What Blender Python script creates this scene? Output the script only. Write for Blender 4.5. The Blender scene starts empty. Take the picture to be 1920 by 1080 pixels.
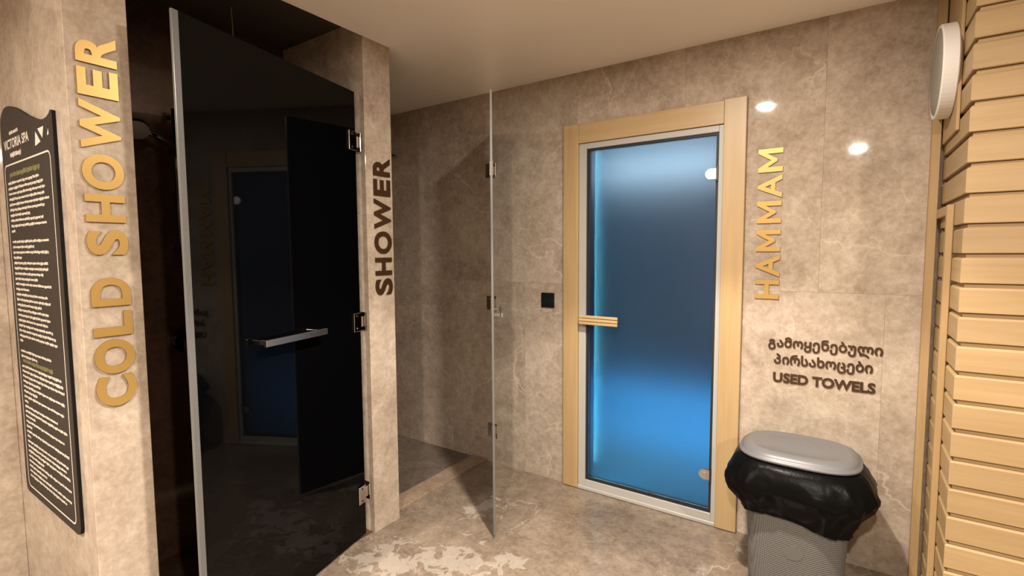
import bpy, bmesh, math, random
from mathutils import Vector, Matrix
random.seed(7)
S = bpy.context.scene
COL = S.collection

# ------------------------------------------------------------------ camera
cam_d = bpy.data.cameras.new('camera')
cam_d.sensor_width = 36.0
cam_d.lens = 17.5208
cam_d.clip_start = 0.02
cam = bpy.data.objects.new('camera', cam_d)
COL.objects.link(cam)
_R = Vector((0.8298685, 0.5579295, -0.0057420))
_U = Vector((-0.0354443, 0.0629848, 0.9973849))
_F = Vector((-0.5568321, 0.8274948, -0.0720445))
cam.matrix_world = Matrix(((_R.x, _U.x, -_F.x, 0.0), (_R.y, _U.y, -_F.y, -2.6125),
                           (_R.z, _U.z, -_F.z, 1.4), (0, 0, 0, 1)))
S.camera = cam

# ------------------------------------------------------------------ world, exposure
w = bpy.data.worlds.new('world'); S.world = w; w.use_nodes = True
w.node_tree.nodes['Background'].inputs[0].default_value = (0.01, 0.009, 0.008, 1)
w.node_tree.nodes['Background'].inputs[1].default_value = 0.2
S.view_settings.view_transform = 'Standard'
S.view_settings.look = 'None'
S.view_settings.exposure = 1.95
S.view_settings.gamma = 1.0
S.view_settings.use_curve_mapping = False
S.cycles.use_denoising = True
S.cycles.caustics_reflective = False
S.cycles.caustics_refractive = False
S.cycles.max_bounces = 8
S.cycles.diffuse_bounces = 4
S.cycles.sample_clamp_indirect = 6.0

WARM = (1.0, 0.90, 0.785)
# corridor ceiling downlights, the last two unseen and added for fill: (x, y, spill power, beam power)
DOWNLIGHTS = [(-0.51, -1.32, 13.0, 58.0), (0.05, -3.46, 29.0, 60.0), (-1.75, -3.55, 21.0, 56.0), (1.60, -2.95, 27.0, 50.0)]

# ------------------------------------------------------------------ dimensions
H = 2.408          # ceiling
XS = -1.913        # shower front plane
YP0, YP1 = -1.008, -0.843      # divider wall between the showers
YN, YC = -1.937, -2.097        # wall carrying COLD SHOWER
XL = -2.755        # left wall
XB1, XB2 = -2.55, -2.90        # backs of the two shower cabins
H1 = 2.485         # raised ceiling of the cold shower
SX, SY = 0.30, -0.50           # corner of the timber clad sauna

# ------------------------------------------------------------------ helpers
def link(o, parent=None):
    COL.objects.link(o)
    if parent is not None: o.parent = parent
    return o

def mesh_obj(name, bm, mat, parent=None, smooth=False):
    bmesh.ops.recalc_face_normals(bm, faces=bm.faces)
    me = bpy.data.meshes.new(name)
    bm.to_mesh(me); bm.free()
    if mat is not None: me.materials.append(mat)
    if smooth:
        for p in me.polygons: p.use_smooth = True
    return link(bpy.data.objects.new(name, me), parent)

def box(bm, x0, x1, y0, y1, z0, z1, bev=0.0, seg=1, rot=None, piv=None):
    r = bmesh.ops.create_cube(bm, size=1.0)
    vs = r['verts']
    for v in vs:
        v.co = Vector(((x0 + x1) / 2 + v.co.x * (x1 - x0), (y0 + y1) / 2 + v.co.y * (y1 - y0),
                       (z0 + z1) / 2 + v.co.z * (z1 - z0)))
    if bev > 0:
        es = list({e for v in vs for e in v.link_edges})
        r2 = bmesh.ops.bevel(bm, geom=es, offset=bev, segments=seg, affect='EDGES', profile=0.5)
        vs = list({v for f in r2['faces'] for v in f.verts} | {v for v in vs if v.is_valid})
    if rot is not None:
        bmesh.ops.rotate(bm, verts=vs, cent=piv or Vector(((x0+x1)/2, (y0+y1)/2, (z0+z1)/2)), matrix=rot)
    return vs

def cyl(bm, c, axis, r, depth, seg=32, r2=None, bev=0.0):
    M = Vector((0, 0, 1)).rotation_difference(Vector(axis).normalized()).to_matrix().to_4x4()
    M.translation = Vector(c)
    res = bmesh.ops.create_cone(bm, cap_ends=True, segments=seg, radius1=r, radius2=r if r2 is None else r2,
                                depth=depth, matrix=M)
    return res['verts']

def lathe(bm, prof, axis_m, seg=48):
    """prof: list of (radius, height); axis_m: 4x4 matrix placing the local z axis"""
    rings = []
    for (r, h) in prof:
        if r < 1e-6:
            rings.append([bm.verts.new(axis_m @ Vector((0, 0, h)))])
        else:
            rings.append([bm.verts.new(axis_m @ Vector((r * math.cos(2*math.pi*i/seg), r * math.sin(2*math.pi*i/seg), h))) for i in range(seg)])
    for a, b in zip(rings, rings[1:]):
        for i in range(seg):
            j = (i + 1) % seg
            if len(a) == 1 and len(b) == 1: continue
            if len(a) == 1: bm.faces.new((a[0], b[i], b[j]))
            elif len(b) == 1: bm.faces.new((a[i], b[0], a[j]))
            else: bm.faces.new((a[i], b[i], b[j], a[j]))

def tube(bm, pts, r, seg=8):
    rings = []
    n = len(pts)
    for i, p in enumerate(pts):
        p = Vector(p)
        d = (Vector(pts[min(i+1, n-1)]) - Vector(pts[max(i-1, 0)])).normalized()
        a = d.orthogonal().normalized() if i == 0 else (rings_a - d * rings_a.dot(d)).normalized()
        rings_a = a
        b = d.cross(a)
        rings.append([bm.verts.new(p + (a * math.cos(2*math.pi*k/seg) + b * math.sin(2*math.pi*k/seg)) * r) for k in range(seg)])
    for a, b in zip(rings, rings[1:]):
        for k in range(seg):
            bm.faces.new((a[k], a[(k+1) % seg], b[(k+1) % seg], b[k]))
    bm.faces.new(rings[0][::-1]); bm.faces.new(rings[-1])

def prism(bm, pts2, to3, d0, d1):
    """extrude the polygon pts2 (u, v) between depths d0 and d1; to3(u, v, d) -> Vector"""
    a = [bm.verts.new(to3(u, v, d0)) for u, v in pts2]
    b = [bm.verts.new(to3(u, v, d1)) for u, v in pts2]
    bm.faces.new(a[::-1]); bm.faces.new(b)
    n = len(a)
    for i in range(n):
        bm.faces.new((a[i], a[(i+1) % n], b[(i+1) % n], b[i]))

def empty(name, loc=(0, 0, 0), rz=0.0):
    o = bpy.data.objects.new(name, None)
    o.empty_display_size = 0.05
    o.location = loc; o.rotation_euler = (0, 0, rz)
    return link(o)

def tag(o, label, cat, group=None):
    o['label'] = label; o['category'] = cat
    if group: o['group'] = group
    return o

def struct(o):
    o['kind'] = 'structure'
    return o

# ------------------------------------------------------------------ materials
def new_mat(name):
    m = bpy.data.materials.new(name); m.use_nodes = True
    nt = m.node_tree
    return m, nt, nt.nodes['Principled BSDF']

def plain(name, col, rough=0.5, metal=0.0, spec=0.5, noise=0.0, nscale=40.0, bump=0.0, coat=0.0):
    m, nt, b = new_mat(name)
    b.inputs['Base Color'].default_value = (*col, 1)
    b.inputs['Roughness'].default_value = rough
    b.inputs['Metallic'].default_value = metal
    b.inputs['Specular IOR Level'].default_value = spec
    b.inputs['Coat Weight'].default_value = coat
    if noise or bump:
        tc = nt.nodes.new('ShaderNodeTexCoord')
        n = nt.nodes.new('ShaderNodeTexNoise'); n.inputs['Scale'].default_value = nscale
        n.inputs['Detail'].default_value = 5
        nt.links.new(tc.outputs['Object'], n.inputs['Vector'])
        if noise:
            mx = nt.nodes.new('ShaderNodeMix'); mx.data_type = 'RGBA'
            mx.inputs[6].default_value = (*[c * (1 - noise) for c in col], 1)
            mx.inputs[7].default_value = (*[min(1, c * (1 + noise)) for c in col], 1)
            nt.links.new(n.outputs['Fac'], mx.inputs[0]); nt.links.new(mx.outputs[2], b.inputs['Base Color'])
        if bump:
            bp = nt.nodes.new('ShaderNodeBump'); bp.inputs['Strength'].default_value = bump
            bp.inputs['Distance'].default_value = 0.002
            nt.links.new(n.outputs['Fac'], bp.inputs['Height']); nt.links.new(bp.outputs['Normal'], b.inputs['Normal'])
    return m

def ramp(nt, fac, stops):
    r = nt.nodes.new('ShaderNodeValToRGB')
    cr = r.color_ramp
    while len(cr.elements) < len(stops): cr.elements.new(0.5)
    for e, (p, c) in zip(cr.elements, stops):
        e.position = p; e.color = c if len(c) == 4 else (*c, 1)
    nt.links.new(fac, r.inputs['Fac'])
    return r.outputs['Color']

def mixc(nt, fac, a, b, mode='MIX'):
    m = nt.nodes.new('ShaderNodeMix'); m.data_type = 'RGBA'; m.blend_type = mode
    for sock, v in ((m.inputs[0], fac), (m.inputs[6], a), (m.inputs[7], b)):
        if isinstance(v, (int, float)): sock.default_value = v
        elif isinstance(v, tuple): sock.default_value = (*v, 1)
        else: nt.links.new(v, sock)
    return m.outputs[2]

def math_n(nt, op, a, b=None, clamp=False):
    n = nt.nodes.new('ShaderNodeMath'); n.operation = op; n.use_clamp = clamp
    for s, v in ((n.inputs[0], a), (n.inputs[1], b)):
        if v is None: continue
        if isinstance(v, (int, float)): s.default_value = v
        else: nt.links.new(v, s)
    return n.outputs[0]

def marble(name, dark, mid, light, vein, rough=0.13, scale=1.0, vein_amt=0.5, spec=0.5, tile_shift=True, pale_blotches=None):
    m, nt, b = new_mat(name)
    tc = nt.nodes.new('ShaderNodeTexCoord')
    vec = tc.outputs['Object']
    oi = nt.nodes.new('ShaderNodeObjectInfo')
    if tile_shift:
        add = nt.nodes.new('ShaderNodeVectorMath'); add.operation = 'ADD'
        sc = nt.nodes.new('ShaderNodeVectorMath'); sc.operation = 'SCALE'
        sc.inputs[0].default_value = (7.3, 5.1, 9.7)
        nt.links.new(oi.outputs['Random'], sc.inputs['Scale'])
        nt.links.new(vec, add.inputs[0]); nt.links.new(sc.outputs[0], add.inputs[1])
        vec = add.outputs[0]
    def noise(s, det=6, rgh=0.6, dist=0.0, v=None):
        n = nt.nodes.new('ShaderNodeTexNoise')
        n.inputs['Scale'].default_value = s * scale; n.inputs['Detail'].default_value = det
        n.inputs['Roughness'].default_value = rgh; n.inputs['Distortion'].default_value = dist
        nt.links.new(v or vec, n.inputs['Vector'])
        return n
    n1 = noise(2.2, 6, 0.62, 0.6)
    base = ramp(nt, n1.outputs['Fac'], [(0.30, dark), (0.5, mid), (0.70, light)])
    n2 = noise(14, 4, 0.7, 0.3)
    base = mixc(nt, 0.38, base, ramp(nt, n2.outputs['Fac'], [(0.36, dark), (0.64, light)]))
    n3 = noise(46, 2, 0.7, 0.4)
    base = mixc(nt, 0.20, base, ramp(nt, n3.outputs['Fac'], [(0.38, dark), (0.62, light)]))
    # thin pale veins: distorted cell borders, broken up by a noise mask
    nd = noise(3.0, 4, 0.55)
    vm = nt.nodes.new('ShaderNodeVectorMath'); vm.operation = 'MULTIPLY_ADD'
    vm.inputs[1].default_value = (0.55, 0.55, 0.55)
    nt.links.new(nd.outputs['Color'], vm.inputs[0]); nt.links.new(vec, vm.inputs[2])
    def veins(s, wdt):
        vo = nt.nodes.new('ShaderNodeTexVoronoi'); vo.feature = 'DISTANCE_TO_EDGE'
        vo.inputs['Scale'].default_value = s * scale
        nt.links.new(vm.outputs[0], vo.inputs['Vector'])
        return ramp(nt, vo.outputs['Distance'], [(0.0, (1, 1, 1)), (wdt, (0, 0, 0))])
    v1 = veins(1.6, 0.012); v2 = veins(9.0, 0.035)
    msk = ramp(nt, noise(1.7, 3, 0.5).outputs['Fac'], [(0.48, (0, 0, 0)), (0.62, (1, 1, 1))])
    msk2 = ramp(nt, noise(2.9, 3, 0.5, 0, None).outputs['Fac'], [(0.46, (0, 0, 0)), (0.66, (0.5, 0.5, 0.5))])
    vv = mixc(nt, 1.0, mixc(nt, 1.0, v1, msk, 'MULTIPLY'), mixc(nt, 1.0, v2, msk2, 'MULTIPLY'), 'ADD')
    col = mixc(nt, math_n(nt, 'MULTIPLY', vv, vein_amt, True), base, vein)
    rsock = math_n(nt, 'ADD', math_n(nt, 'MULTIPLY', n2.outputs['Fac'], 0.03), rough - 0.015)
    if pale_blotches:
        # paler blotches with a ragged outline on the floor
        geo = tc.outputs['Object']
        acc = None
        for (px, py, rx, ry) in pale_blotches:
            mp = nt.nodes.new('ShaderNodeMapping'); mp.vector_type = 'POINT'
            mp.inputs['Location'].default_value = (-px / rx, -py / ry, 0)
            mp.inputs['Scale'].default_value = (1 / rx, 1 / ry, 0)
            nt.links.new(geo, mp.inputs['Vector'])
            ln = nt.nodes.new('ShaderNodeVectorMath'); ln.operation = 'LENGTH'
            nt.links.new(mp.outputs[0], ln.inputs[0])
            g = math_n(nt, 'SUBTRACT', 1.0, ln.outputs['Value'], True)
            acc = g if acc is None else math_n(nt, 'MAXIMUM', acc, g)
        pn = nt.nodes.new('ShaderNodeTexNoise'); pn.inputs['Scale'].default_value = 13.0
        pn.inputs['Detail'].default_value = 7; pn.inputs['Roughness'].default_value = 0.6
        pn.inputs['Distortion'].default_value = 0.9
        nt.links.new(geo, pn.inputs['Vector'])
        f = math_n(nt, 'ADD', math_n(nt, 'MULTIPLY', acc, 0.36), pn.outputs['Fac'])
        pm = ramp(nt, f, [(0.715, (0, 0, 0)), (0.75, (1, 1, 1))])
        col = mixc(nt, math_n(nt, 'MULTIPLY', pm, 0.55), col, (0.42, 0.375, 0.32))
    nt.links.new(col, b.inputs['Base Color'])
    nt.links.new(rsock, b.inputs['Roughness'])
    b.inputs['Specular IOR Level'].default_value = spec
    return m

def wood(name, c1, c2, axis=0, rough=0.45, ring=1.0, var=0.08):
    m, nt, b = new_mat(name)
    tc = nt.nodes.new('ShaderNodeTexCoord')
    oi = nt.nodes.new('ShaderNodeObjectInfo')
    add = nt.nodes.new('ShaderNodeVectorMath'); add.operation = 'ADD'
    sc = nt.nodes.new('ShaderNodeVectorMath'); sc.operation = 'SCALE'
    sc.inputs[0].default_value = (3.7, 6.1, 4.3)
    nt.links.new(oi.outputs['Random'], sc.inputs['Scale'])
    nt.links.new(tc.outputs['Object'], add.inputs[0]); nt.links.new(sc.outputs[0], add.inputs[1])
    mp = nt.nodes.new('ShaderNodeMapping')
    s = [26.0 * ring] * 3; s[axis] = 1.3
    mp.inputs['Scale'].default_value = s
    nt.links.new(add.outputs[0], mp.inputs['Vector'])
    n = nt.nodes.new('ShaderNodeTexNoise'); n.inputs['Scale'].default_value = 1.0
    n.inputs['Detail'].default_value = 6; n.inputs['Roughness'].default_value = 0.6; n.inputs['Distortion'].default_value = 0.8
    nt.links.new(mp.outputs[0], n.inputs['Vector'])
    n2 = nt.nodes.new('ShaderNodeTexNoise'); n2.inputs['Scale'].default_value = 5.0; n2.inputs['Detail'].default_value = 7
    nt.links.new(mp.outputs[0], n2.inputs['Vector'])
    col = ramp(nt, n.outputs['Fac'], [(0.3, c1), (0.7, c2)])
    col = mixc(nt, 0.18, col, ramp(nt, n2.outputs['Fac'], [(0.35, c1), (0.65, c2)]))
    hsv = nt.nodes.new('ShaderNodeHueSaturation')
    nt.links.new(col, hsv.inputs['Color'])
    v = math_n(nt, 'ADD', math_n(nt, 'MULTIPLY', oi.outputs['Random'], 2 * var), 1 - var)
    nt.links.new(v, hsv.inputs['Value'])
    nt.links.new(hsv.outputs['Color'], b.inputs['Base Color'])
    b.inputs['Roughness'].default_value = rough
    bp = nt.nodes.new('ShaderNodeBump'); bp.inputs['Strength'].default_value = 0.12; bp.inputs['Distance'].default_value = 0.001
    nt.links.new(n2.outputs['Fac'], bp.inputs['Height']); nt.links.new(bp.outputs['Normal'], b.inputs['Normal'])
    return m

def emissive(name, col, strength):
    m, nt, b = new_mat(name)
    b.inputs['Base Color'].default_value = (0.8, 0.8, 0.8, 1)
    b.inputs['Emission Color'].default_value = (*col, 1)
    b.inputs['Emission Strength'].default_value = strength
    return m

M = {}
M['wall'] = marble('wall_marble', (0.225, 0.168, 0.12), (0.385, 0.308, 0.235), (0.52, 0.44, 0.355), (0.68, 0.58, 0.45), rough=0.04, vein_amt=0.48, spec=0.4)
M['wallplain'] = marble('wall_marble_large', (0.225, 0.168, 0.12), (0.385, 0.308, 0.235), (0.52, 0.44, 0.355), (0.62, 0.52, 0.41), rough=0.06, vein_amt=0.22, tile_shift=False, spec=0.4)
M['floor'] = marble('floor_marble', (0.11, 0.080, 0.058), (0.20, 0.152, 0.112), (0.31, 0.245, 0.185), (0.52, 0.44, 0.34), rough=0.15, vein_amt=0.42,
                    scale=1.2, pale_blotches=[(-1.70, -1.10, .36, .30), (-1.45, -0.98, .30, .34), (-1.62, -0.52, .12, .26), (-1.22, -0.84, .18, .16)])
M['traystone'] = marble('wet_shower_stone', (0.07, 0.055, 0.045), (0.115, 0.09, 0.072), (0.18, 0.145, 0.115), (0.30, 0.25, 0.2), rough=0.1, vein_amt=0.3)
M['curb'] = marble('threshold_stone', (0.14, 0.09, 0.06), (0.26, 0.18, 0.125), (0.42, 0.32, 0.23), (0.55, 0.45, 0.34), rough=0.3, scale=6.0, vein_amt=0.3)
M['shade_tile'] = marble('cold_shower_shade_tile', (0.040, 0.021, 0.013), (0.070, 0.037, 0.023), (0.105, 0.058, 0.036), (0.11, 0.07, 0.045), rough=0.12, vein_amt=0.2, tile_shift=False)  # shade inside the cold cabin, painted in as a darker tile colour
M['shade_ceil'] = plain('cold_shower_shade_ceiling', (0.055, 0.044, 0.032), 0.7)  # shade of the raised recess painted into the ceiling colour
M['farwall'] = plain('brown_plaster', (0.16, 0.12, 0.085), 0.7, noise=0.08, nscale=5)
M['grout'] = plain('grout', (0.30, 0.235, 0.17), 0.9)
M['ceiling'] = plain('ceiling_paint', (0.90, 0.86, 0.80), 0.8, spec=0.2, noise=0.015, nscale=6)
M['casing'] = wood('casing_wood', (0.38, 0.255, 0.118), (0.45, 0.315, 0.158), axis=2, rough=0.4)
M['casing_h'] = wood('casing_wood_header', (0.38, 0.255, 0.118), (0.45, 0.315, 0.158), axis=0, rough=0.4)
M['plank_x'] = wood('sauna_wood_front', (0.30, 0.195, 0.088), (0.37, 0.255, 0.126), axis=0, rough=0.5)
M['plank_y'] = wood('sauna_wood_side', (0.30, 0.195, 0.088), (0.37, 0.255, 0.126), axis=1, rough=0.5)
M['plank_z'] = wood('sauna_wood_trim', (0.34, 0.215, 0.095), (0.42, 0.285, 0.14), axis=2, rough=0.5)
M['dark_gap'] = plain('sauna_backing', (0.20, 0.115, 0.05), 0.9)
M['frame'] = plain('door_frame_paint', (0.37, 0.355, 0.325), 0.4, noise=0.03)
M['gasket'] = plain('black_gasket', (0.008, 0.008, 0.009), 0.6)
M['chrome'] = plain('chrome', (0.78, 0.75, 0.71), 0.12, metal=1.0)
M['steel'] = plain('brushed_steel', (0.62, 0.60, 0.57), 0.28, metal=1.0)
M['screw'] = plain('screw_steel', (0.12, 0.10, 0.09), 0.4, metal=1.0)
M['gold'] = plain('gold_mirror', (0.44, 0.275, 0.08), 0.42, metal=0.5, noise=0.08, nscale=9)
M['gold_edge'] = plain('letter_edge', (0.16, 0.085, 0.02), 0.5)
M['bronze'] = plain('dark_bronze', (0.060, 0.028, 0.012), 0.35, metal=0.3, noise=0.2, nscale=8)  # dark mirror reflection painted in for SHOWER; own dark brown for USED TOWELS
M['board'] = plain('board_charcoal', (0.024, 0.018, 0.014), 0.55, spec=0.2, noise=0.08, nscale=20)
M['board_edge'] = plain('board_edge', (0.006, 0.005, 0.005), 0.6, spec=0.15)
M['print'] = plain('print_white', (0.62, 0.56, 0.48), 0.6)
M['print_olive'] = plain('print_olive', (0.16, 0.15, 0.045), 0.6)
M['print_black'] = plain('print_black', (0.006, 0.006, 0.006), 0.5)
M['switch'] = plain('switch_black', (0.008, 0.009, 0.011), 0.25)
M['bin_lid'] = plain('bin_lid_plastic', (0.125, 0.125, 0.128), 0.38, noise=0.02)
M['lampwhite'] = plain('lamp_enamel', (0.72, 0.70, 0.66), 0.45)
M['trimwhite'] = plain('downlight_rim', (0.7, 0.68, 0.64), 0.4)
M['seal'] = plain('door_seal', (0.12, 0.12, 0.115), 0.28, noise=0.10, nscale=120, spec=0.6)
M['tap'] = plain('shower_metal', (0.18, 0.17, 0.16), 0.15, metal=1.0)
M['cord'] = plain('cord', (0.30, 0.22, 0.14), 0.8)

def make_black_glass():
    m, nt, b = new_mat('black_tinted_glass')
    b.inputs['Base Color'].default_value = (0.0012, 0.0012, 0.0014, 1)
    b.inputs['Roughness'].default_value = 0.03
    b.inputs['IOR'].default_value = 1.27
    return m
M['blackglass'] = make_black_glass()

def make_frosted():
    m, nt, b = new_mat('frosted_glass')
    b.inputs['Base Color'].default_value = (0.80, 0.93, 1.0, 1)
    b.inputs['Transmission Weight'].default_value = 1.0
    b.inputs['Specular IOR Level'].default_value = 0.25
    b.inputs['Roughness'].default_value = 0.48
    b.inputs['IOR'].default_value = 1.3
    return m
M['frosted'] = make_frosted()

def make_bag():
    m, nt, b = new_mat('black_bag_plastic')
    b.inputs['Base Color'].default_value = (0.003, 0.003, 0.003, 1)
    b.inputs['Roughness'].default_value = 0.30
    b.inputs['Specular IOR Level'].default_value = 0.05
    tc = nt.nodes.new('ShaderNodeTexCoord')
    n = nt.nodes.new('ShaderNodeTexNoise'); n.inputs['Scale'].default_value = 22; n.inputs['Detail'].default_value = 3
    n.inputs['Distortion'].default_value = 1.2
    nt.links.new(tc.outputs['Object'], n.inputs['Vector'])
    bp = nt.nodes.new('ShaderNodeBump'); bp.inputs['Strength'].default_value = 0.3; bp.inputs['Distance'].default_value = 0.005
    nt.links.new(n.outputs['Fac'], bp.inputs['Height']); nt.links.new(bp.outputs['Normal'], b.inputs['Normal'])
    return m
M['bag'] = make_bag()

def make_bin():
    # moulded weave: a staggered grid of little dimples, as fine relief
    m, nt, b = new_mat('bin_woven_plastic')
    b.inputs['Roughness'].default_value = 0.5
    tc = nt.nodes.new('ShaderNodeTexCoord')
    sx = nt.nodes.new('ShaderNodeSeparateXYZ'); nt.links.new(tc.outputs['Object'], sx.inputs[0])
    k = 2 * math.pi / 0.0125
    h = math_n(nt, 'ADD', sx.outputs[0], sx.outputs[1])
    a = math_n(nt, 'SINE', math_n(nt, 'MULTIPLY', math_n(nt, 'ADD', h, math_n(nt, 'MULTIPLY', sx.outputs[2], 0.8)), k))
    c = math_n(nt, 'SINE', math_n(nt, 'MULTIPLY', math_n(nt, 'SUBTRACT', h, math_n(nt, 'MULTIPLY', sx.outputs[2], 0.8)), k))
    p = math_n(nt, 'MULTIPLY', a, c)
    col = ramp(nt, p, [(0.0, (0.135, 0.13, 0.122)), (0.55, (0.125, 0.12, 0.113)), (0.85, (0.05, 0.048, 0.044))])
    nt.links.new(col, b.inputs['Base Color'])
    bp = nt.nodes.new('ShaderNodeBump'); bp.inputs['Strength'].default_value = 0.8; bp.inputs['Distance'].default_value = 0.002
    bp.invert = True
    nt.links.new(p, bp.inputs['Height']); nt.links.new(bp.outputs['Normal'], b.inputs['Normal'])
    return m
M['bin'] = make_bin()
M['bin_plain'] = plain('bin_plastic', (0.105, 0.10, 0.094), 0.45)

# ================================================================== STRUCTURE
def clip_rects(rect, holes):
    rects = [rect]
    for (hx0, hx1, hz0, hz1) in holes:
        out = []
        for (x0, x1, z0, z1) in rects:
            if hx1 <= x0 or hx0 >= x1 or hz1 <= z0 or hz0 >= z1:
                out.append((x0, x1, z0, z1)); continue
            if z0 < hz0: out.append((x0, x1, z0, hz0))
            if z1 > hz1: out.append((x0, x1, hz1, z1))
            a, c = max(z0, hz0), min(z1, hz1)
            if x0 < hx0: out.append((x0, hx0, a, c))
            if x1 > hx1: out.append((hx1, x1, a, c))
        rects = out
    return rects

def cells(a0, a1, joint0, step):
    k = math.floor((a0 - joint0) / step)
    out = []
    x = joint0 + k * step
    while x < a1:
        lo, hi = max(x, a0), min(x + step, a1)
        if hi - lo > 0.01: out.append((lo, hi))
        x += step
    return out

G = 0.0003   # half joint
# --- back wall (carries the hammam door) -----------------------------------
DOOR = (-1.285, -0.508, -1.0, 2.006)
bm = bmesh.new()
for (x0, x1, z0, z1) in clip_rects((XB2, 2.6, 0.0, H + 0.1), [DOOR]):
    box(bm, x0, x1, 0.008, 0.12, z0, z1)
wall_back = struct(mesh_obj('wall_back', bm, M['grout']))
for (z0, z1, j0) in ((0.0, 1.212, -1.661), (1.212, 2.412, -0.104)):
    for (x0, x1) in cells(XB2, 0.62, j0, 0.60):
        rs = clip_rects((x0 + G, x1 - G, z0 + (G if z0 > 0 else 0), z1 - G), [DOOR])
        if not rs: continue
        bm = bmesh.new()
        for (a, c, e, f_) in rs: box(bm, a, c, 0.0, 0.0085, e, f_)
        mesh_obj('tile', bm, M['wall'], wall_back)

# --- floor ------------------------------------------------------------------
bm = bmesh.new(); box(bm, XB2 - .1, 2.6, -4.9, 2.0, -0.12, -0.008)
floor = struct(mesh_obj('floor', bm, M['grout']))
for (y0, y1) in cells(-4.8, 0.008, -0.62, 1.20):
    for (x0, x1) in cells(XL, 2.5, -1.33, 1.20):
        bm = bmesh.new(); box(bm, x0 + G, x1 - G, y0 + G, y1 - G, -0.0085, 0.0)
        mesh_obj('tile', bm, M['floor'], floor)

# --- ceiling -----------------------------------------------------------------
bm = bmesh.new()
box(bm, XS, 2.6, -4.9, 0.12, H, H + 0.12)
box(bm, XB2 - .1, XS, -4.9, YN - 0.01, H, H + 0.12)
box(bm, XB2 - .1, XS, YP0 + 0.01, 0.12, H, H + 0.12)
ceiling = struct(mesh_obj('ceiling', bm, M['ceiling']))

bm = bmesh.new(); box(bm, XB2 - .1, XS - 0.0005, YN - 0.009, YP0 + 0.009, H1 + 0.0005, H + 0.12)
struct(mesh_obj('ceiling_shower_cold', bm, M['shade_ceil']))

# --- left wall, the wall end with COLD SHOWER, the divider, the cabin backs -----
def wall_box(name, x0, x1, y0, y1, z0=0.0, z1=H, mat='wallplain', bev=0.0015):
    b_ = bmesh.new(); box(b_, x0, x1, y0, y1, z0, z1, bev)
    return struct(mesh_obj(name, b_, M[mat]))
wall_box('wall_left', XL - .1, XL, -4.8, YC)
wall_box('wall_shower_near', XL - .1, XS, YC, YN, 0, H1)
wall_box('wall_shower_divider', XB2, XS, YP0, YP1, 0, H1)
wall_box('wall_shower_cold_back', XB1 - .1, XB1, YN, YP0, 0, H1, 'shade_tile')
wall_box('wall_shower_back', XB2 - .1, XB2, YP0, 0.12)
wall_box('wall_front', XL - .1, 2.6, -4.9, -4.8, mat='farwall')
wall_box('wall_right', 2.5, 2.6, -4.8, 0.008, mat='farwall')

# --- wet floor of the second shower and its low threshold ------------------------
bm = bmesh.new(); box(bm, XB2, -2.09, YP1, 0.0, -0.004, 0.004)
struct(mesh_obj('floor_shower', bm, M['traystone']))
bm = bmesh.new(); box(bm, -2.09, -1.965, YP1, 0.0, -0.004, 0.016, 0.003, 2)
struct(mesh_obj('trim_1', bm, M['curb']))
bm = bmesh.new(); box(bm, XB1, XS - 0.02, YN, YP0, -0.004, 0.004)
struct(mesh_obj('floor_shower_cold', bm, M['shade_tile']))

# --- the steam room behind the frosted door ----------------------------------------
RX0, RX1, RY1, RZ = -1.95, 0.10, 1.75, 2.30
M['steamtile'] = plain('steam_room_tile', (0.16, 0.36, 0.60), 0.35, noise=0.12, nscale=12)
for nm, bb in (('wall_steam_left', (RX0 - .08, RX0, 0.12, RY1, 0, RZ)), ('wall_steam_right', (RX1, RX1 + .08, 0.12, RY1, 0, RZ)),
               ('wall_steam_back', (RX0 - .08, RX1 + .08, RY1, RY1 + .08, 0, RZ)), ('ceiling_steam', (RX0 - .08, RX1 + .08, 0.12, RY1 + .08, RZ, RZ + .06))):
    bm = bmesh.new(); box(bm, *bb)
    struct(mesh_obj(nm, bm, M['steamtile']))
bm = bmesh.new(); box(bm, RX0, RX1, 0.0, RY1, -0.008, 0.0)
struct(mesh_obj('floor_steam_room', bm, M['steamtile']))
b_ = empty('steam_room_bench', (-0.9, 1.4, 0))
tag(b_, 'tiled bench blurred behind the frosted blue hammam door', 'bench')
bm = bmesh.new(); box(bm, -1.045, .995, -.20, .345, .40, .46, .01)
mesh_obj('seat', bm, M['steamtile'], b_)
bm = bmesh.new(); box(bm, -1.045, .995, -.02, .345, 0, .40)
mesh_obj('base', bm, M['steamtile'], b_)

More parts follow.
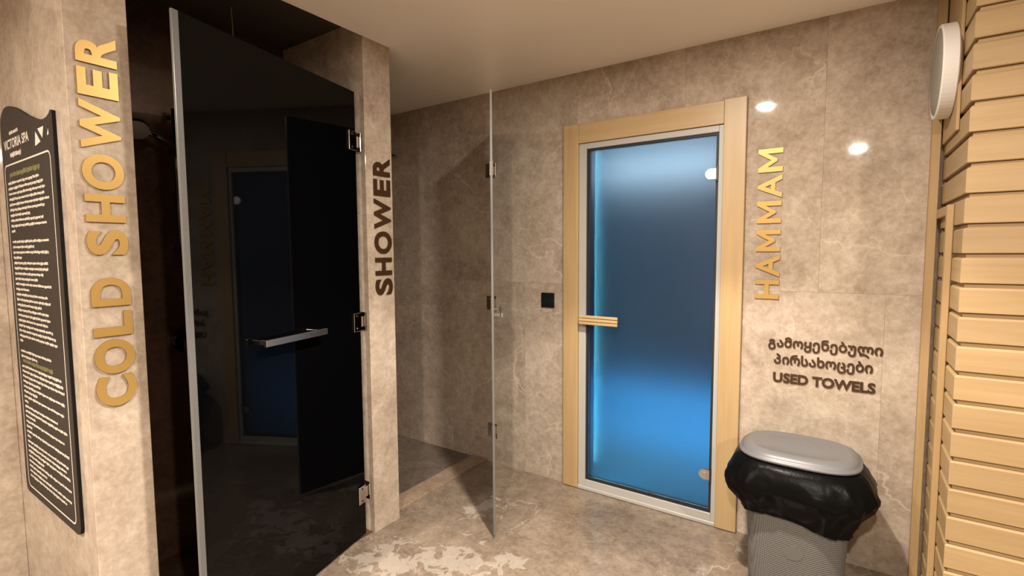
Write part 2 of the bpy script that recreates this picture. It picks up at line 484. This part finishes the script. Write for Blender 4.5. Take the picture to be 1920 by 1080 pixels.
# --- sauna: timber clad block at the right ---------------------------------------
PITCH = 0.0945
bm = bmesh.new()
box(bm, SX + 0.014, 2.5, SY + 0.014, 0.0, 0, H)
wall_sauna = struct(mesh_obj('wall_sauna', bm, M['dark_gap']))
Z0 = 1.575 - 17 * PITCH
def plank_profile(z0, z1):
    # (out, z): out is how far the face stands before the backing plane
    t = 0.014
    zt = z1 - 0.0125
    return [(0.0, z0), (t - 0.002, z0), (t, z0 + 0.002), (t, zt - 0.006), (t - 0.0045, zt), (t - 0.012, zt + 0.0005), (t - 0.012, z1), (0.0, z1)]
for k in range(-1, 28):
    z0, z1 = Z0 + k * PITCH + 0.001, Z0 + (k + 1) * PITCH - 0.001
    z0 = max(z0, 0.001); z1 = min(z1, H - 0.001)
    if z1 - z0 < 0.03: continue
    prof = plank_profile(z0, z1)
    # board along x on the front, mitred at the corner
    bm = bmesh.new()
    A = [bm.verts.new((SX + 0.014 - o_, SY + 0.014 - o_, z)) for o_, z in prof]
    B = [bm.verts.new((2.5, SY + 0.014 - o_, z)) for o_, z in prof]
    for i in range(len(prof)):
        j = (i + 1) % len(prof); bm.faces.new((A[i], A[j], B[j], B[i]))
    bm.faces.new(A); bm.faces.new(B[::-1])
    mesh_obj('plank', bm, M['plank_x'], wall_sauna)
    # board along y on the side
    bm = bmesh.new()
    A = [bm.verts.new((SX + 0.014 - o_, SY + 0.014 - o_, z)) for o_, z in prof]
    B = [bm.verts.new((SX + 0.014 - o_, -0.001, z)) for o_, z in prof]
    for i in range(len(prof)):
        j = (i + 1) % len(prof); bm.faces.new((A[i], A[j], B[j], B[i]))
    bm.faces.new(A); bm.faces.new(B[::-1])
    mesh_obj('plank', bm, M['plank_y'], wall_sauna)
# trim boards on the sauna side
bm = bmesh.new(); box(bm, 0.258, 0.287, -0.036, -0.0005, 0.0, H, 0.002)
struct(mesh_obj('trim_2', bm, M['plank_z']))
bm = bmesh.new(); box(bm, 0.280, 0.2995, -0.328, -0.296, 0.0, 1.555, 0.002)
struct(mesh_obj('trim_3', bm, M['plank_z']))
bm = bmesh.new(); box(bm, 0.284, 0.2995, -0.2955, -0.037, 1.520, 1.555, 0.002)
struct(mesh_obj('trim_4', bm, M['plank_y']))
bm = bmesh.new(); box(bm, 0.290, 0.2995, -0.332, -0.037, 1.805, H, 0.002)
struct(mesh_obj('trim_5', bm, M['plank_z']))

# ================================================================== HAMMAM DOOR
door = empty('hammam_door', (-0.8965, 0, 0))
tag(door, 'frosted blue-lit glass door in pale wood casing beside the gold HAMMAM lettering', 'door')
door.location = (0, 0, 0)
def dpart(name, mat, *boxes, bev=0.002, parent=None):
    b2 = bmesh.new()
    for bx_ in boxes: box(b2, *bx_, bev)
    return mesh_obj(name, b2, M[mat] if isinstance(mat, str) else mat, parent or door)
dpart('casing_board', 'casing', (-1.380, -1.285, -0.026, -0.0004, 0.004, 2.116))
dpart('casing_board', 'casing', (-0.513, -0.414, -0.028, -0.0004, 0.004, 2.120))
dpart('casing_board', 'casing_h', (-1.2845, -0.5135, -0.024, -0.0004, 2.008, 2.116))
dpart('door_frame', 'frame', (-1.2845, -1.240, -0.012, 0.07, 0.006, 2.007), (-0.537, -0.5135, -0.012, 0.07, 0.006, 2.007),
      (-1.240, -0.537, -0.012, 0.07, 1.975, 2.007), (-1.240, -0.537, -0.012, 0.07, 0.006, 0.060))
dpart('sill', 'frame', (-1.2845, -0.5135, -0.024, -0.0125, 0.002, 0.022), bev=0.003)
dpart('gasket', 'gasket', (-1.2395, -1.227, -0.004, 0.03, 0.061, 1.9745), (-0.5495, -0.5375, -0.004, 0.03, 0.061, 1.9745),
      (-1.227, -0.5495, -0.004, 0.03, 1.963, 1.9745), (-1.227, -0.5495, -0.004, 0.03, 0.061, 0.076), bev=0)
dpart('glass', 'frosted', (-1.2268, -0.5497, 0.004, 0.012, 0.0762, 1.9628), bev=0)
# clip hinges, rounded towards the glass
for zc in (1.776, 0.258):
    def hp(r, x0, y0, y1, nm, mt, par):
        b2 = bmesh.new()
        pts = [(x0, -r), (x0, r)]
        for i in range(17):
            a_ = math.pi / 2 + math.pi * i / 16
            pts.append((-0.572 + r * math.cos(a_), r * math.sin(a_)))
        prism(b2, pts, lambda u, v, d: Vector((u, d, zc + v)), y0, y1)
        return mesh_obj(nm, b2, M[mt], par)
    hg = hp(0.026, -0.545, -0.010, 0.0035, 'hinge', 'steel', door)
    b2 = bmesh.new(); cyl(b2, (-0.572, -0.011, zc), (0, 1, 0), 0.012, 0.003, 24)
    mesh_obj('hinge_cap', b2, M['steel'], hg)
    b2 = bmesh.new(); cyl(b2, (-0.541, -0.014, zc), (0, 0, 1), 0.0055, 0.072, 16)
    mesh_obj('hinge_pin', b2, M['screw'], hg)
# wooden pull: three strips on a backing block
hd = dpart('handle', 'casing_h', (-1.245, -1.035, -0.048, -0.034, 0.992, 1.036), bev=0.002)
for i in range(3):
    dpart('handle_strip', 'casing_h', (-1.262, -1.030, -0.062, -0.0482, 0.987 + i * 0.0185, 0.987 + i * 0.0185 + 0.0160), bev=0.003, parent=hd)
dpart('handle_post', 'screw', (-1.20, -1.18, -0.034, 0.0035, 1.004, 1.024), (-1.075, -1.055, -0.034, 0.0035, 1.004, 1.024), parent=hd)

# ================================================================== GLASS SHOWER DOORS
def shower_door(name, hx, hy, ang, width, zt, zb, label, seal_w):
    rz = math.atan2(-math.cos(ang), math.sin(ang))
    d = empty(name, (hx, hy, 0), rz)
    tag(d, label, 'shower door', 'tinted glass shower doors')
    b2 = bmesh.new(); box(b2, 0.0, width - seal_w, -0.004, 0.004, zb, zt, 0.0008)
    mesh_obj('glass', b2, M['blackglass'], d)
    b2 = bmesh.new(); box(b2, width - seal_w + 0.0002, width, -0.0055, 0.0055, zb, zt, 0.002, 2)
    mesh_obj('edge_seal', b2, M['seal'], d)
    Rw = Matrix.Rotation(-(rz + math.pi / 2), 3, 'Z')    # undo the opening angle for the wall leaf
    for zc in (1.92, 1.07, 0.225):
        b2 = bmesh.new()
        box(b2, 0.004, 0.055, 0.0042, 0.012, zc - 0.044, zc + 0.044, 0.0015)
        box(b2, 0.004, 0.055, -0.012, -0.0042, zc - 0.044, zc + 0.044, 0.0015)
        box(b2, -0.016, 0.006, -0.009, 0.009, zc - 0.026, zc + 0.026, 0.002)
        hg_ = mesh_obj('hinge', b2, M['chrome'], d)
        b2 = bmesh.new()
        box(b2, -0.026, -0.0195, -0.062, 0.016, zc - 0.044, zc + 0.044, 0.0012)
        bmesh.ops.rotate(b2, verts=b2.verts, cent=(0, 0, 0), matrix=Rw)
        mesh_obj('wall_leaf', b2, M['chrome'], hg_)
        b2 = bmesh.new()
        for q in (-0.03, 0.03):
            cyl(b2, (0.032, 0.0128, zc + q), (0, 1, 0), 0.0055, 0.002, 12)
            cyl(b2, (0.032, -0.0128, zc + q), (0, 1, 0), 0.0055, 0.002, 12)
        mesh_obj('screw', b2, M['screw'], hg_)
    # square bar pull on the outer face
    b2 = bmesh.new()
    box(b2, 0.285, 0.606, 0.042, 0.056, 1.058, 1.082, 0.0015)
    hb = mesh_obj('handle', b2, M['steel'], d)
    b2 = bmesh.new()
    for xx in (0.30, 0.575):
        box(b2, xx, xx + 0.016, 0.004, 0.0418, 1.062, 1.078, 0.001)
    mesh_obj('handle_post', b2, M['steel'], hb)
    return d
shower_door('shower_door', -1.938, -1.046, 0.233, 0.862, 2.148, 0.014,
            'black glass cold shower door standing ajar, silver bar handle and pale edge strip', 0.022)
shower_door('shower_door', -1.890, -0.030, math.atan2(1.890, 2.5825), 0.850, 2.148, 0.014,
            'tinted glass shower door seen edge-on, hinged on the marble wall by the light switch', 0.009)

# ================================================================== WALL LETTERING
def glyph_mesh(ch, offset, extrude):
    cu = bpy.data.curves.new('glyph', 'FONT')
    cu.body = ch; cu.size = 1.0; cu.offset = offset; cu.resolution_u = 6
    cu.extrude = extrude
    o = bpy.data.objects.new('glyph', cu)
    COL.objects.link(o)
    dg = bpy.context.evaluated_depsgraph_get()
    me = bpy.data.meshes.new_from_object(o.evaluated_get(dg))
    bpy.data.objects.remove(o)
    return me

M_POLY = [(0, 0), (0.21, 0), (0.21, 0.62), (0.455, 0.22), (0.545, 0.22), (0.79, 0.62), (0.79, 0), (1, 0), (1, 1), (0.82, 1), (0.50, 0.47), (0.18, 1), (0, 1)]
def poly_mesh(pts):
    b3 = bmesh.new(); prism(b3, pts, lambda u, v, d: Vector((u, v, d)), -0.05, 0.05)
    b3.normal_update()
    bmesh.ops.triangulate(b3, faces=[f for f in b3.faces if len(f.verts) > 4])
    me = bpy.data.meshes.new('glyph'); b3.to_mesh(me); b3.free()
    return me

def thick_mesh(ch, r):
    src = glyph_mesh(ch, 0.0, 0.05)
    b3 = bmesh.new()
    for i in range(8):
        n0 = len(b3.verts)
        b3.from_mesh(src); b3.verts.ensure_lookup_table()
        dx, dy = r * math.cos(i * math.pi / 4), r * math.sin(i * math.pi / 4)
        for v in b3.verts[n0:]:
            v.co.x += dx; v.co.y += dy; v.co.z += 0.0006 * i
    me = bpy.data.meshes.new('glyph'); b3.to_mesh(me); b3.free()
    return me

def two_tone(me, front, side, ax):
    me.materials.clear(); me.materials.append(front); me.materials.append(side)
    for p in me.polygons:
        p.material_index = 0 if abs(p.normal[ax]) > 0.7 else 1
        p.use_smooth = False

def place_letter(parent, ch, u0, u1, v0, v1, to3, depth, off, mats, ax, base=0.001):
    """letter fills reading span u0..u1 and height v0..v1 on the wall"""
    me = poly_mesh(M_POLY) if ch == 'M' else glyph_mesh(ch, off, 0.05)
    xs = [v.co.x for v in me.vertices]; ys = [v.co.y for v in me.vertices]
    x0, x1, y0, y1 = min(xs), max(xs), min(ys), max(ys)
    for v in me.vertices:
        u = u0 + (v.co.x - x0) / (x1 - x0) * (u1 - u0)
        vv = v0 + (v.co.y - y0) / (y1 - y0) * (v1 - v0)
        d = base + (v.co.z + 0.05) / 0.10 * depth
        v.co = to3(u, vv, d)
    bmx = bmesh.new(); bmx.from_mesh(me); bmesh.ops.recalc_face_normals(bmx, faces=bmx.faces); bmx.to_mesh(me); bmx.free()
    me.update()
    two_tone(me, mats[0], mats[1], ax)
    return link(bpy.data.objects.new('letter', me), parent)

cold = tag(empty('wall_lettering'), 'raised gold letters reading COLD SHOWER up the marble wall end', 'lettering', 'raised wall lettering')
to_cold = lambda u, v, d: Vector((XS + d, -1.973 - v, u))
for ch, a, c in (('C', .921, 1.018), ('O', 1.025, 1.133), ('L', 1.145, 1.221), ('D', 1.239, 1.328), ('S', 1.398, 1.476), ('H', 1.499, 1.583),
                 ('O', 1.598, 1.705), ('W', 1.719, 1.863), ('E', 1.876, 1.958), ('R', 1.972, 2.060)):
    e = 0.002 if ch in 'COS' else 0
    place_letter(cold, ch, a, c, -e, 0.101 + e, to_cold, 0.007, 0.038, (M['gold'], M['gold_edge']), 0)
shw = tag(empty('wall_lettering'), 'letters reading SHOWER, dark reflection painted brown, on the narrow divider end between the showers', 'lettering', 'raised wall lettering')
to_shw = lambda u, v, d: Vector((XS + d, -0.862 - v, u))
for ch, a, c in (('S', 1.192, 1.273), ('H', 1.290, 1.376), ('O', 1.396, 1.505), ('W', 1.518, 1.662), ('E', 1.678, 1.758), ('R', 1.774, 1.863)):
    e = 0.002 if ch in 'COS' else 0
    place_letter(shw, ch, a, c, -e, 0.104 + e, to_shw, 0.006, 0.030, (M['bronze'], M['bronze']), 0)
ham = tag(empty('wall_lettering'), 'raised gold letters reading HAMMAM up the wall beside the blue door', 'lettering', 'raised wall lettering')
to_ham = lambda u, v, d: Vector((-0.260 - v, -d, u))
for ch, a, c in (('H', 1.174, 1.262), ('A', 1.278, 1.379), ('M', 1.396, 1.496), ('M', 1.527, 1.628), ('A', 1.643, 1.747), ('M', 1.762, 1.868)):
    place_letter(ham, ch, a, c, 0.0, 0.102, to_ham, 0.007, 0.022, (M['gold'], M['gold_edge']), 1)

def text_run(parent, body, x0, x1, zb, size_h, off, ref):
    """a run of upright letters on the back wall from x0 to x1, baseline zb, cap height size_h"""
    widths = []
    cu = bpy.data.curves.new('run', 'FONT'); cu.offset = off
    o = bpy.data.objects.new('run', cu); COL.objects.link(o)
    adv = []
    for i in range(len(body) + 1):
        cu.body = body[:i] + '|'
        bpy.context.view_layer.update()
        adv.append(o.dimensions.x)
    bpy.data.objects.remove(o)
    tot = adv[-1] - adv[0]
    k = (x1 - x0) / tot
    for i, ch in enumerate(body):
        if ch == ' ': continue
        me = thick_mesh(ch, off) if ord(ch) > 255 else glyph_mesh(ch, off, 0.05)
        xs = [v.co.x for v in me.vertices]
        # pen position of this glyph
        pen = adv[i] - adv[0]
        for v in me.vertices:
            v.co = Vector((x0 + (pen + v.co.x) * k, -(0.001 + (v.co.z + 0.05) / 0.10 * 0.005), zb + v.co.y * size_h / ref))
        bmx = bmesh.new(); bmx.from_mesh(me); bmesh.ops.recalc_face_normals(bmx, faces=bmx.faces); bmx.to_mesh(me); bmx.free()
        two_tone(me, M['bronze'], M['bronze'], 1)
        link(bpy.data.objects.new('letter', me), parent)
tow = tag(empty('wall_lettering'), 'small dark brown Georgian and USED TOWELS lettering on the wall above the bin', 'lettering', 'raised wall lettering')
text_run(tow, '\u10d2\u10d0\u10db\u10dd\u10e7\u10d4\u10dc\u10d4\u10d1\u10e3\u10da\u10d8', -0.298, 0.140, 0.952, 0.032, 0.030, 0.55)
text_run(tow, '\u10de\u10d8\u10e0\u10e1\u10d0\u10ee\u10dd\u10ea\u10d4\u10d1\u10d8', -0.272, 0.108, 0.873, 0.032, 0.030, 0.55)
text_run(tow, 'USED TOWELS', -0.274, 0.118, 0.786, 0.043, 0.038, 0.727)

# ================================================================== INFORMATION BOARD
board = empty('information_board', (-2.32, YC, 0.49))
tag(board, 'tall charcoal notice board with wavy top and small white print on left wall', 'sign')
BX0, BX1, BZ0 = -2.630, -2.022, 0.488
def to_b(u, v, d): return Vector((u + 2.32, -d, v - 0.49))
top = [(-2.022, 1.838), (-2.035, 1.842), (-2.052, 1.832), (-2.075, 1.826), (-2.11, 1.824), (-2.16, 1.831), (-2.22, 1.846), (-2.28, 1.864), (-2.34, 1.885),
       (-2.40, 1.905), (-2.46, 1.921), (-2.51, 1.928), (-2.55, 1.926), (-2.585, 1.912), (-2.605, 1.890), (-2.612, 1.86)]
out = [(-2.050, BZ0), (-2.030, BZ0 + 0.008), (-2.022, BZ0 + 0.028)] + top + [(-2.630, BZ0 + 0.03), (-2.622, BZ0 + 0.008), (-2.602, BZ0)]
bm = bmesh.new(); prism(bm, out, to_b, 0.0006, 0.0088)
mesh_obj('back_plate', bm, M['board_edge'], board)
bm = bmesh.new(); prism(bm, out, to_b, 0.0090, 0.0104)
mesh_obj('face_plate', bm, M['board'], board)
# white outline
def rr(x0, x1, z0, z1, r, n=6):
    pts = []
    for cx, cz, a0 in ((x1 - r, z1 - r, 0), (x0 + r, z1 - r, 90), (x0 + r, z0 + r, 180), (x1 - r, z0 + r, 270)):
        for i in range(n + 1):
            a_ = math.radians(a0 + 90 * i / n); pts.append((cx + r * math.cos(a_), cz + r * math.sin(a_)))
    return pts
bm = bmesh.new()
o1 = rr(-2.594, -2.058, 0.514, 1.726, 0.028); o2 = rr(-2.5885, -2.0635, 0.5195, 1.7205, 0.0225)
va = [bm.verts.new(to_b(u, v, 0.0107)) for u, v in o1]; vb = [bm.verts.new(to_b(u, v, 0.0107)) for u, v in o2]
for i in range(len(va)):
    j = (i + 1) % len(va); bm.faces.new((va[i], va[j], vb[j], vb[i]))
mesh_obj('border_line', bm, M['print'], board)
def quads(name, mat, qs):
    b3 = bmesh.new()
    for (x0, x1, z0, z1) in qs:
        b3.faces.new([b3.verts.new(to_b(u, v, 0.0107)) for u, v in ((x0, z0), (x1, z0), (x1, z1), (x0, z1))])
    return mesh_obj(name, b3, M[mat], board)
rnd = random.Random(3)
def line_quads(x0, x1, z, h):
    qs = []; x = x0; wl = 0; wmax = rnd.randint(4, 9)
    while x < x1 - 0.003:
        wd = rnd.uniform(0.0045, 0.0085)
        lo = z - (h * 0.35 if rnd.random() < .25 else 0); hi = z + h + (h * 0.3 if rnd.random() < .25 else 0)
        qs.append((x, min(x + wd, x1), lo, hi)); x += wd + 0.0012; wl += 1
        if wl >= wmax: x += 0.0035; wl = 0; wmax = rnd.randint(4, 9)
    return qs
lens = [.78, .86, .90, .88, .97, .86, .52, .82, .88, .10, 0, .90, .55, .88, .22, .84, .84, .72, .58, .88, .35, .78, .84, .62, .78, .80, .74, .84, .90, .92, .08, 0,
        .76, .42, 'h', .95, .98, 1.0, .45, .98, .35, .95, .1, .80, 1.0, .25, .92, .15, 1.0, .1, .97, .92, 1.0, .4, 1.0, .45, 1.0, .88]
z = 1.655; dz = (1.655 - 0.560) / (len(lens) - 1)
qs, hq = [], line_quads(-2.53, -2.17, 1.680, 0.013)
for L_ in lens:
    if L_ == 'h': hq += line_quads(-2.545, -2.19, z, 0.010)
    elif L_: qs += line_quads(-2.560, -2.560 + 0.475 * L_, z, 0.0068)
    z -= dz
o = quads('printed_text', 'print', qs); o['kind'] = 'stuff'
quads('printed_heading', 'print_olive', hq)['kind'] = 'stuff'
def flat_text(body, x0, x1, z0, z1, off=0.02):
    me = glyph_mesh(body, off, 0.0)
    xs = [v.co.x for v in me.vertices]; ys = [v.co.y for v in me.vertices]
    for v in me.vertices:
        v.co = to_b(x0 + (v.co.x - min(xs)) / (max(xs) - min(xs)) * (x1 - x0), z0 + (v.co.y - min(ys)) / (max(ys) - min(ys)) * (z1 - z0), 0.0107)
    me.materials.clear(); me.materials.append(M['print'])
    return link(bpy.data.objects.new('printed_title', me), board)
flat_text('VICTORIA SPA', -2.578, -2.272, 1.778, 1.812)
quads('printed_subtitle', 'print', line_quads(-2.50, -2.39, 1.826, 0.010))['kind'] = 'stuff'
quads('printed_subtitle', 'print', line_quads(-2.505, -2.365, 1.748, 0.012))['kind'] = 'stuff'
bm = bmesh.new()
for poly in ([(-2.205, 1.752), (-2.145, 1.760), (-2.195, 1.798)], [(-2.170, 1.803), (-2.108, 1.803), (-2.125, 1.768)], [(-2.078, 1.770), (-2.060, 1.772), (-2.064, 1.790)]):
    bm.faces.new([bm.verts.new(to_b(u, v, 0.0107)) for u, v in poly])
mesh_obj('emblem_white', bm, M['print'], board)
bm = bmesh.new()
for poly in ([(-2.232, 1.745), (-2.214, 1.748), (-2.207, 1.806), (-2.223, 1.806)], [(-2.200, 1.803), (-2.180, 1.806), (-2.120, 1.757), (-2.138, 1.753)], [(-2.10, 1.765), (-2.087, 1.765), (-2.062, 1.808), (-2.079, 1.808)]):
    bm.faces.new([bm.verts.new(to_b(u, v, 0.0107)) for u, v in poly])
mesh_obj('emblem_black', bm, M['print_black'], board)

# ================================================================== LIGHT SWITCH
sw = empty('light_switch', (-1.4945, 0, 1.109))
tag(sw, 'square black light switch on the marble wall left of the hammam door', 'switch')
bm = bmesh.new(); box(bm, -.0445, .0445, -0.009, -0.0005, -.0445, .0445, 0.0015); mesh_obj('plate', bm, M['switch'], sw)
bm = bmesh.new(); box(bm, -.033, .033, -0.0115, -0.0092, -.033, .033, 0.001); mesh_obj('rocker', bm, M['switch'], sw)

# ================================================================== WALL LAMP ON THE SAUNA
lamp = empty('wall_lamp', (0.290, -0.195, 2.040))
tag(lamp, 'round white drum wall lamp fixed high on the sauna side', 'lamp')
MX = Matrix.Rotation(-math.pi / 2, 4, 'Y')     # local z -> world -x
bm = bmesh.new()
lathe(bm, [(0, 0.0005), (0.160, 0.0005), (0.163, 0.004), (0.163, 0.042), (0.160, 0.046), (0.152, 0.046), (0.150, 0.042), (0, 0.042)], MX, 64)
mesh_obj('housing', bm, M['lampwhite'], lamp, smooth=False)
bm = bmesh.new()
lathe(bm, [(0.1495, 0.0425), (0.145, 0.047), (0.10, 0.052), (0, 0.054)], MX, 64)
M['lampgrille'] = plain('lamp_diffuser', (0.25, 0.23, 0.19), 0.6, noise=0.3, nscale=120)
mesh_obj('diffuser', bm, M['lampgrille'], lamp, smooth=True)

# ================================================================== DOWNLIGHTS
dl_labels = ['recessed ceiling downlight over the middle of the corridor near the hammam door',
             'recessed ceiling downlight behind the viewer on the sauna side',
             'unseen added fill downlight behind the viewer on the notice board side',
             'unseen added fill downlight in front of the sauna boards to the right']
M['led'] = emissive('led_diffuser', WARM, 3.0)
for (lx, ly, pw, pb), lab in zip(DOWNLIGHTS, dl_labels):
    d = tag(empty('downlight', (lx, ly, H)), lab, 'ceiling light', 'recessed ceiling downlights')
    bm = bmesh.new()
    lathe(bm, [(0.072, -0.003), (0.074, -0.008), (0.090, -0.004), (0.0905, -0.0004), (0.072, -0.0004)], Matrix.Identity(4), 40)
    mesh_obj('rim', bm, M['trimwhite'], d)
    bm = bmesh.new(); cyl(bm, (0, 0, -0.0022), (0, 0, 1), 0.0715, 0.003, 40)
    mesh_obj('diffuser', bm, M['led'], d)
    ld = bpy.data.lights.new('downlight_light', 'AREA'); ld.shape = 'DISK'; ld.size = 0.09
    ld.energy = pw; ld.color = WARM
    lo_ = link(bpy.data.objects.new('downlight_light', ld), d)
    lo_.location = (0, 0, -0.010)
    # the reflector throws a beam of about 100 degrees below the diffuser's spill
    sp = bpy.data.lights.new('downlight_beam', 'SPOT'); sp.spot_size = math.radians(102); sp.spot_blend = 0.22
    sp.shadow_soft_size = 0.035; sp.energy = pb; sp.color = WARM
    so_ = link(bpy.data.objects.new('downlight_beam', sp), d)
    so_.location = (0, 0, -0.012)

# coloured lamps of the steam room
def steam_lamp(loc, rot, sx, sy, col, pw, lab):
    d = tag(empty('steam_room_light', loc), lab, 'light', 'steam room lights')
    d.rotation_euler = rot
    bm2 = bmesh.new(); box(bm2, -sx / 2 - .01, sx / 2 + .01, -sy / 2 - .01, sy / 2 + .01, 0.001, 0.015, 0.002)
    mesh_obj('housing', bm2, M['lampwhite'], d)
    ld_ = bpy.data.lights.new('steam_light', 'AREA'); ld_.shape = 'RECTANGLE'; ld_.size = sx; ld_.size_y = sy
    ld_.energy = pw; ld_.color = col
    link(bpy.data.objects.new('steam_light', ld_), d)
steam_lamp((-1.35, RY1 - 0.02, 2.13), (math.radians(-90), 0, 0), 1.1, 0.14, (0.60, 0.78, 0.92), 0.30, 'pale wall lamp glowing through the top of the blue glass door')
steam_lamp((-0.9, 1.17, 0.385), (0, 0, 0), 1.7, 0.05, (0.22, 0.76, 0.92), 1.6, 'cyan light strip under the bench glowing low in the blue glass door')
steam_lamp((-1.30, 0.1405, 1.05), (0, math.radians(-90), 0), 1.9, 0.02, (0.12, 0.70, 0.92), 1.0, 'upright cyan light strip at the left edge of the blue glass door')

# ================================================================== LAUNDRY BIN
lb = empty('laundry_bin', (-0.14, -0.29, 0))
tag(lb, 'grey woven plastic bin with grey lid and black liner beside the hammam door', 'bin')
def ring(ax, ay, n, z, N=72, bump=None):
    pts = []
    for i in range(N):
        t_ = 2 * math.pi * i / N
        c, s = math.cos(t_), math.sin(t_)
        x = ax * math.copysign(abs(c) ** (2 / n), c); y = ay * math.copysign(abs(s) ** (2 / n), s)
        k = 1.0 if bump is None else bump(t_, z)
        pts.append(Vector((x * k, y * k, z)))
    return pts
def loft(bm, rings, cap0=True, cap1=True):
    vr = [[bm.verts.new(p) for p in r] for r in rings]
    N = len(vr[0])
    for a, c in zip(vr, vr[1:]):
        for i in range(N):
            j = (i + 1) % N; bm.faces.new((a[i], a[j], c[j], c[i]))
    if cap0: bm.faces.new(vr[0][::-1])
    if cap1: bm.faces.new(vr[-1])
bm = bmesh.new()
loft(bm, [ring(.162, .110, 3.6, 0.0), ring(.170, .118, 3.6, 0.006), ring(.172, .120, 3.6, 0.03), ring(.190, .145, 3.6, 0.555), ring(.190, .145, 3.6, 0.56)])
mesh_obj('body', bm, M['bin'], lb, smooth=True)
bm = bmesh.new()
pl = []
for i in range(32):
    a_ = 2 * math.pi * i / 32; pl.append((0.036 * math.cos(a_), 0.030 * math.sin(a_)))
fr = lambda z: 0.120 + (0.025) * (z - 0.03) / 0.525
prism(bm, pl, lambda u, v, d: Vector((u + 0.0, -(fr(0.20 + v) + d), 0.20 + v)), -0.002, 0.0015)
mesh_obj('logo_plate', bm, M['bin_plain'], lb)
bm = bmesh.new()
loft(bm, [ring(.205, .160, 3.0, 0.561), ring(.217, .172, 3.0, 0.563), ring(.219, .174, 3.0, 0.569), ring(.217, .172, 3.0, 0.574), ring(.209, .164, 3.0, 0.576),
          ring(.207, .162, 3.0, 0.581), ring(.200, .155, 3.0, 0.590), ring(.185, .140, 2.9, 0.597), ring(.172, .127, 2.8, 0.600), ring(.168, .123, 2.8, 0.598), ring(.10, .07, 2.6, 0.601), ring(.01, .007, 2.4, 0.602)])
lid = mesh_obj('lid', bm, M['bin_lid'], lb, smooth=True)
# bag turned over the rim
rb = random.Random(11)
ph = [rb.uniform(0, 6.28) for _ in range(8)]
def bump(t_, z):
    a_ = max(0.0, min(1.0, (0.56 - z) / 0.12))
    return 1 + a_ * (0.03 * math.sin(3 * t_ + ph[0]) + 0.025 * math.sin(5 * t_ + ph[1] + z * 9) + 0.022 * math.sin(11 * t_ + ph[2] + z * 25) + 0.016 * math.sin(19 * t_ + ph[3] - z * 40) + 0.010 * math.sin(33 * t_ + ph[4] + z * 60))
bm = bmesh.new()
rs = []
BAGZ = 0.028
for z_, e in ((0.5605, -.005), (0.5595, .012), (0.552, .026), (0.53, .042), (0.50, .055), (0.47, .066), (0.45, .070), (0.43, .066), (0.40, .052), (0.37, .036), (0.34, .020), (0.315, .010), (0.300, .006)):
    z_ = z_ + BAGZ * max(0, (0.56 - z_) / 0.26)
    r_ = ring(.196 + e, .151 + e, 3.2, z_, 160, bump)
    for p in r_:
        if z_ < 0.37: p.z += 0.012 * math.sin(3.0 * math.atan2(p.y, p.x) + 0.8) - 0.012 * (p.x / .2) * (1 if z_ < .33 else .5)
    rs.append(r_)
loft(bm, rs, False, False)
mesh_obj('bag_liner', bm, M['bag'], lb, smooth=True)

# ================================================================== FITTINGS IN THE SHOWERS
rail = empty('shower_rail', (XB1, -1.575, 1.39))
tag(rail, 'chrome slide rail with hand shower in the dark cold shower cabin', 'shower rail')
bm = bmesh.new(); tube(bm, [(0.05, 0, 0), (0.05, 0, 0.65)], 0.009, 12); mesh_obj('rail', bm, M['tap'], rail, smooth=True)
for zz in (0.03, 0.62):
    bm = bmesh.new(); cyl(bm, (0.024, 0, zz), (1, 0, 0), 0.011, 0.046, 16)
    mesh_obj('bracket', bm, M['tap'], rail)
bm = bmesh.new(); box(bm, 0.03, 0.085, -0.022, 0.022, 0.455, 0.485, 0.004); mesh_obj('slider', bm, M['tap'], rail)
bm = bmesh.new(); tube(bm, [(0.085, -0.01, 0.470), (0.12, -0.05, 0.480), (0.15, -0.11, 0.50), (0.165, -0.16, 0.515)], 0.011, 12)
hs = mesh_obj('hand_shower', bm, M['tap'], rail, smooth=True)
bm = bmesh.new(); cyl(bm, (0.172, -0.185, 0.510), (0.7, -0.2, -0.7), 0.042, 0.018, 24); mesh_obj('spray_head', bm, M['tap'], hs)
mx = empty('shower_mixer', (XB1, -1.56, 1.0))
tag(mx, 'round dark shower mixer low on the cold shower back wall', 'tap')
bm = bmesh.new(); cyl(bm, (0.022, 0, 0), (1, 0, 0), 0.055, 0.04, 28); mesh_obj('rosette', bm, M['tap'], mx)
bm = bmesh.new(); box(bm, 0.043, 0.06, -0.01, 0.01, -0.06, 0.01, 0.003); mesh_obj('lever', bm, M['tap'], mx)
bm = bmesh.new(); tube(bm, [(-2.30, -1.405, H1), (-2.30, -1.402, 2.4), (-2.30, -1.400, 1.95)], 0.0025, 6)
o = mesh_obj('pull_cord', bm, M['cord'], None); tag(o, 'thin pull cord hanging from the cold shower ceiling above the black door', 'cord')
bm = bmesh.new()
tube(bm, [(-2.30, YP1 + 0.0005, 1.985), (-2.30, YP1 + 0.16, 1.99), (-2.30, YP1 + 0.30, 1.985)], 0.010, 10)
sh = empty('overhead_shower'); tag(sh, 'dark shower arm and head showing beside the divider with the SHOWER letters', 'shower head')
mesh_obj('arm', bm, M['tap'], sh, smooth=True)
bm = bmesh.new(); lathe(bm, [(0, 0.02), (0.012, 0.02), (0.02, 0.008), (0.075, 0.004), (0.075, -0.004), (0, -0.004)], Matrix.Translation((-2.30, YP1 + 0.30, 1.968)), 32)
mesh_obj('head', bm, M['tap'], sh)
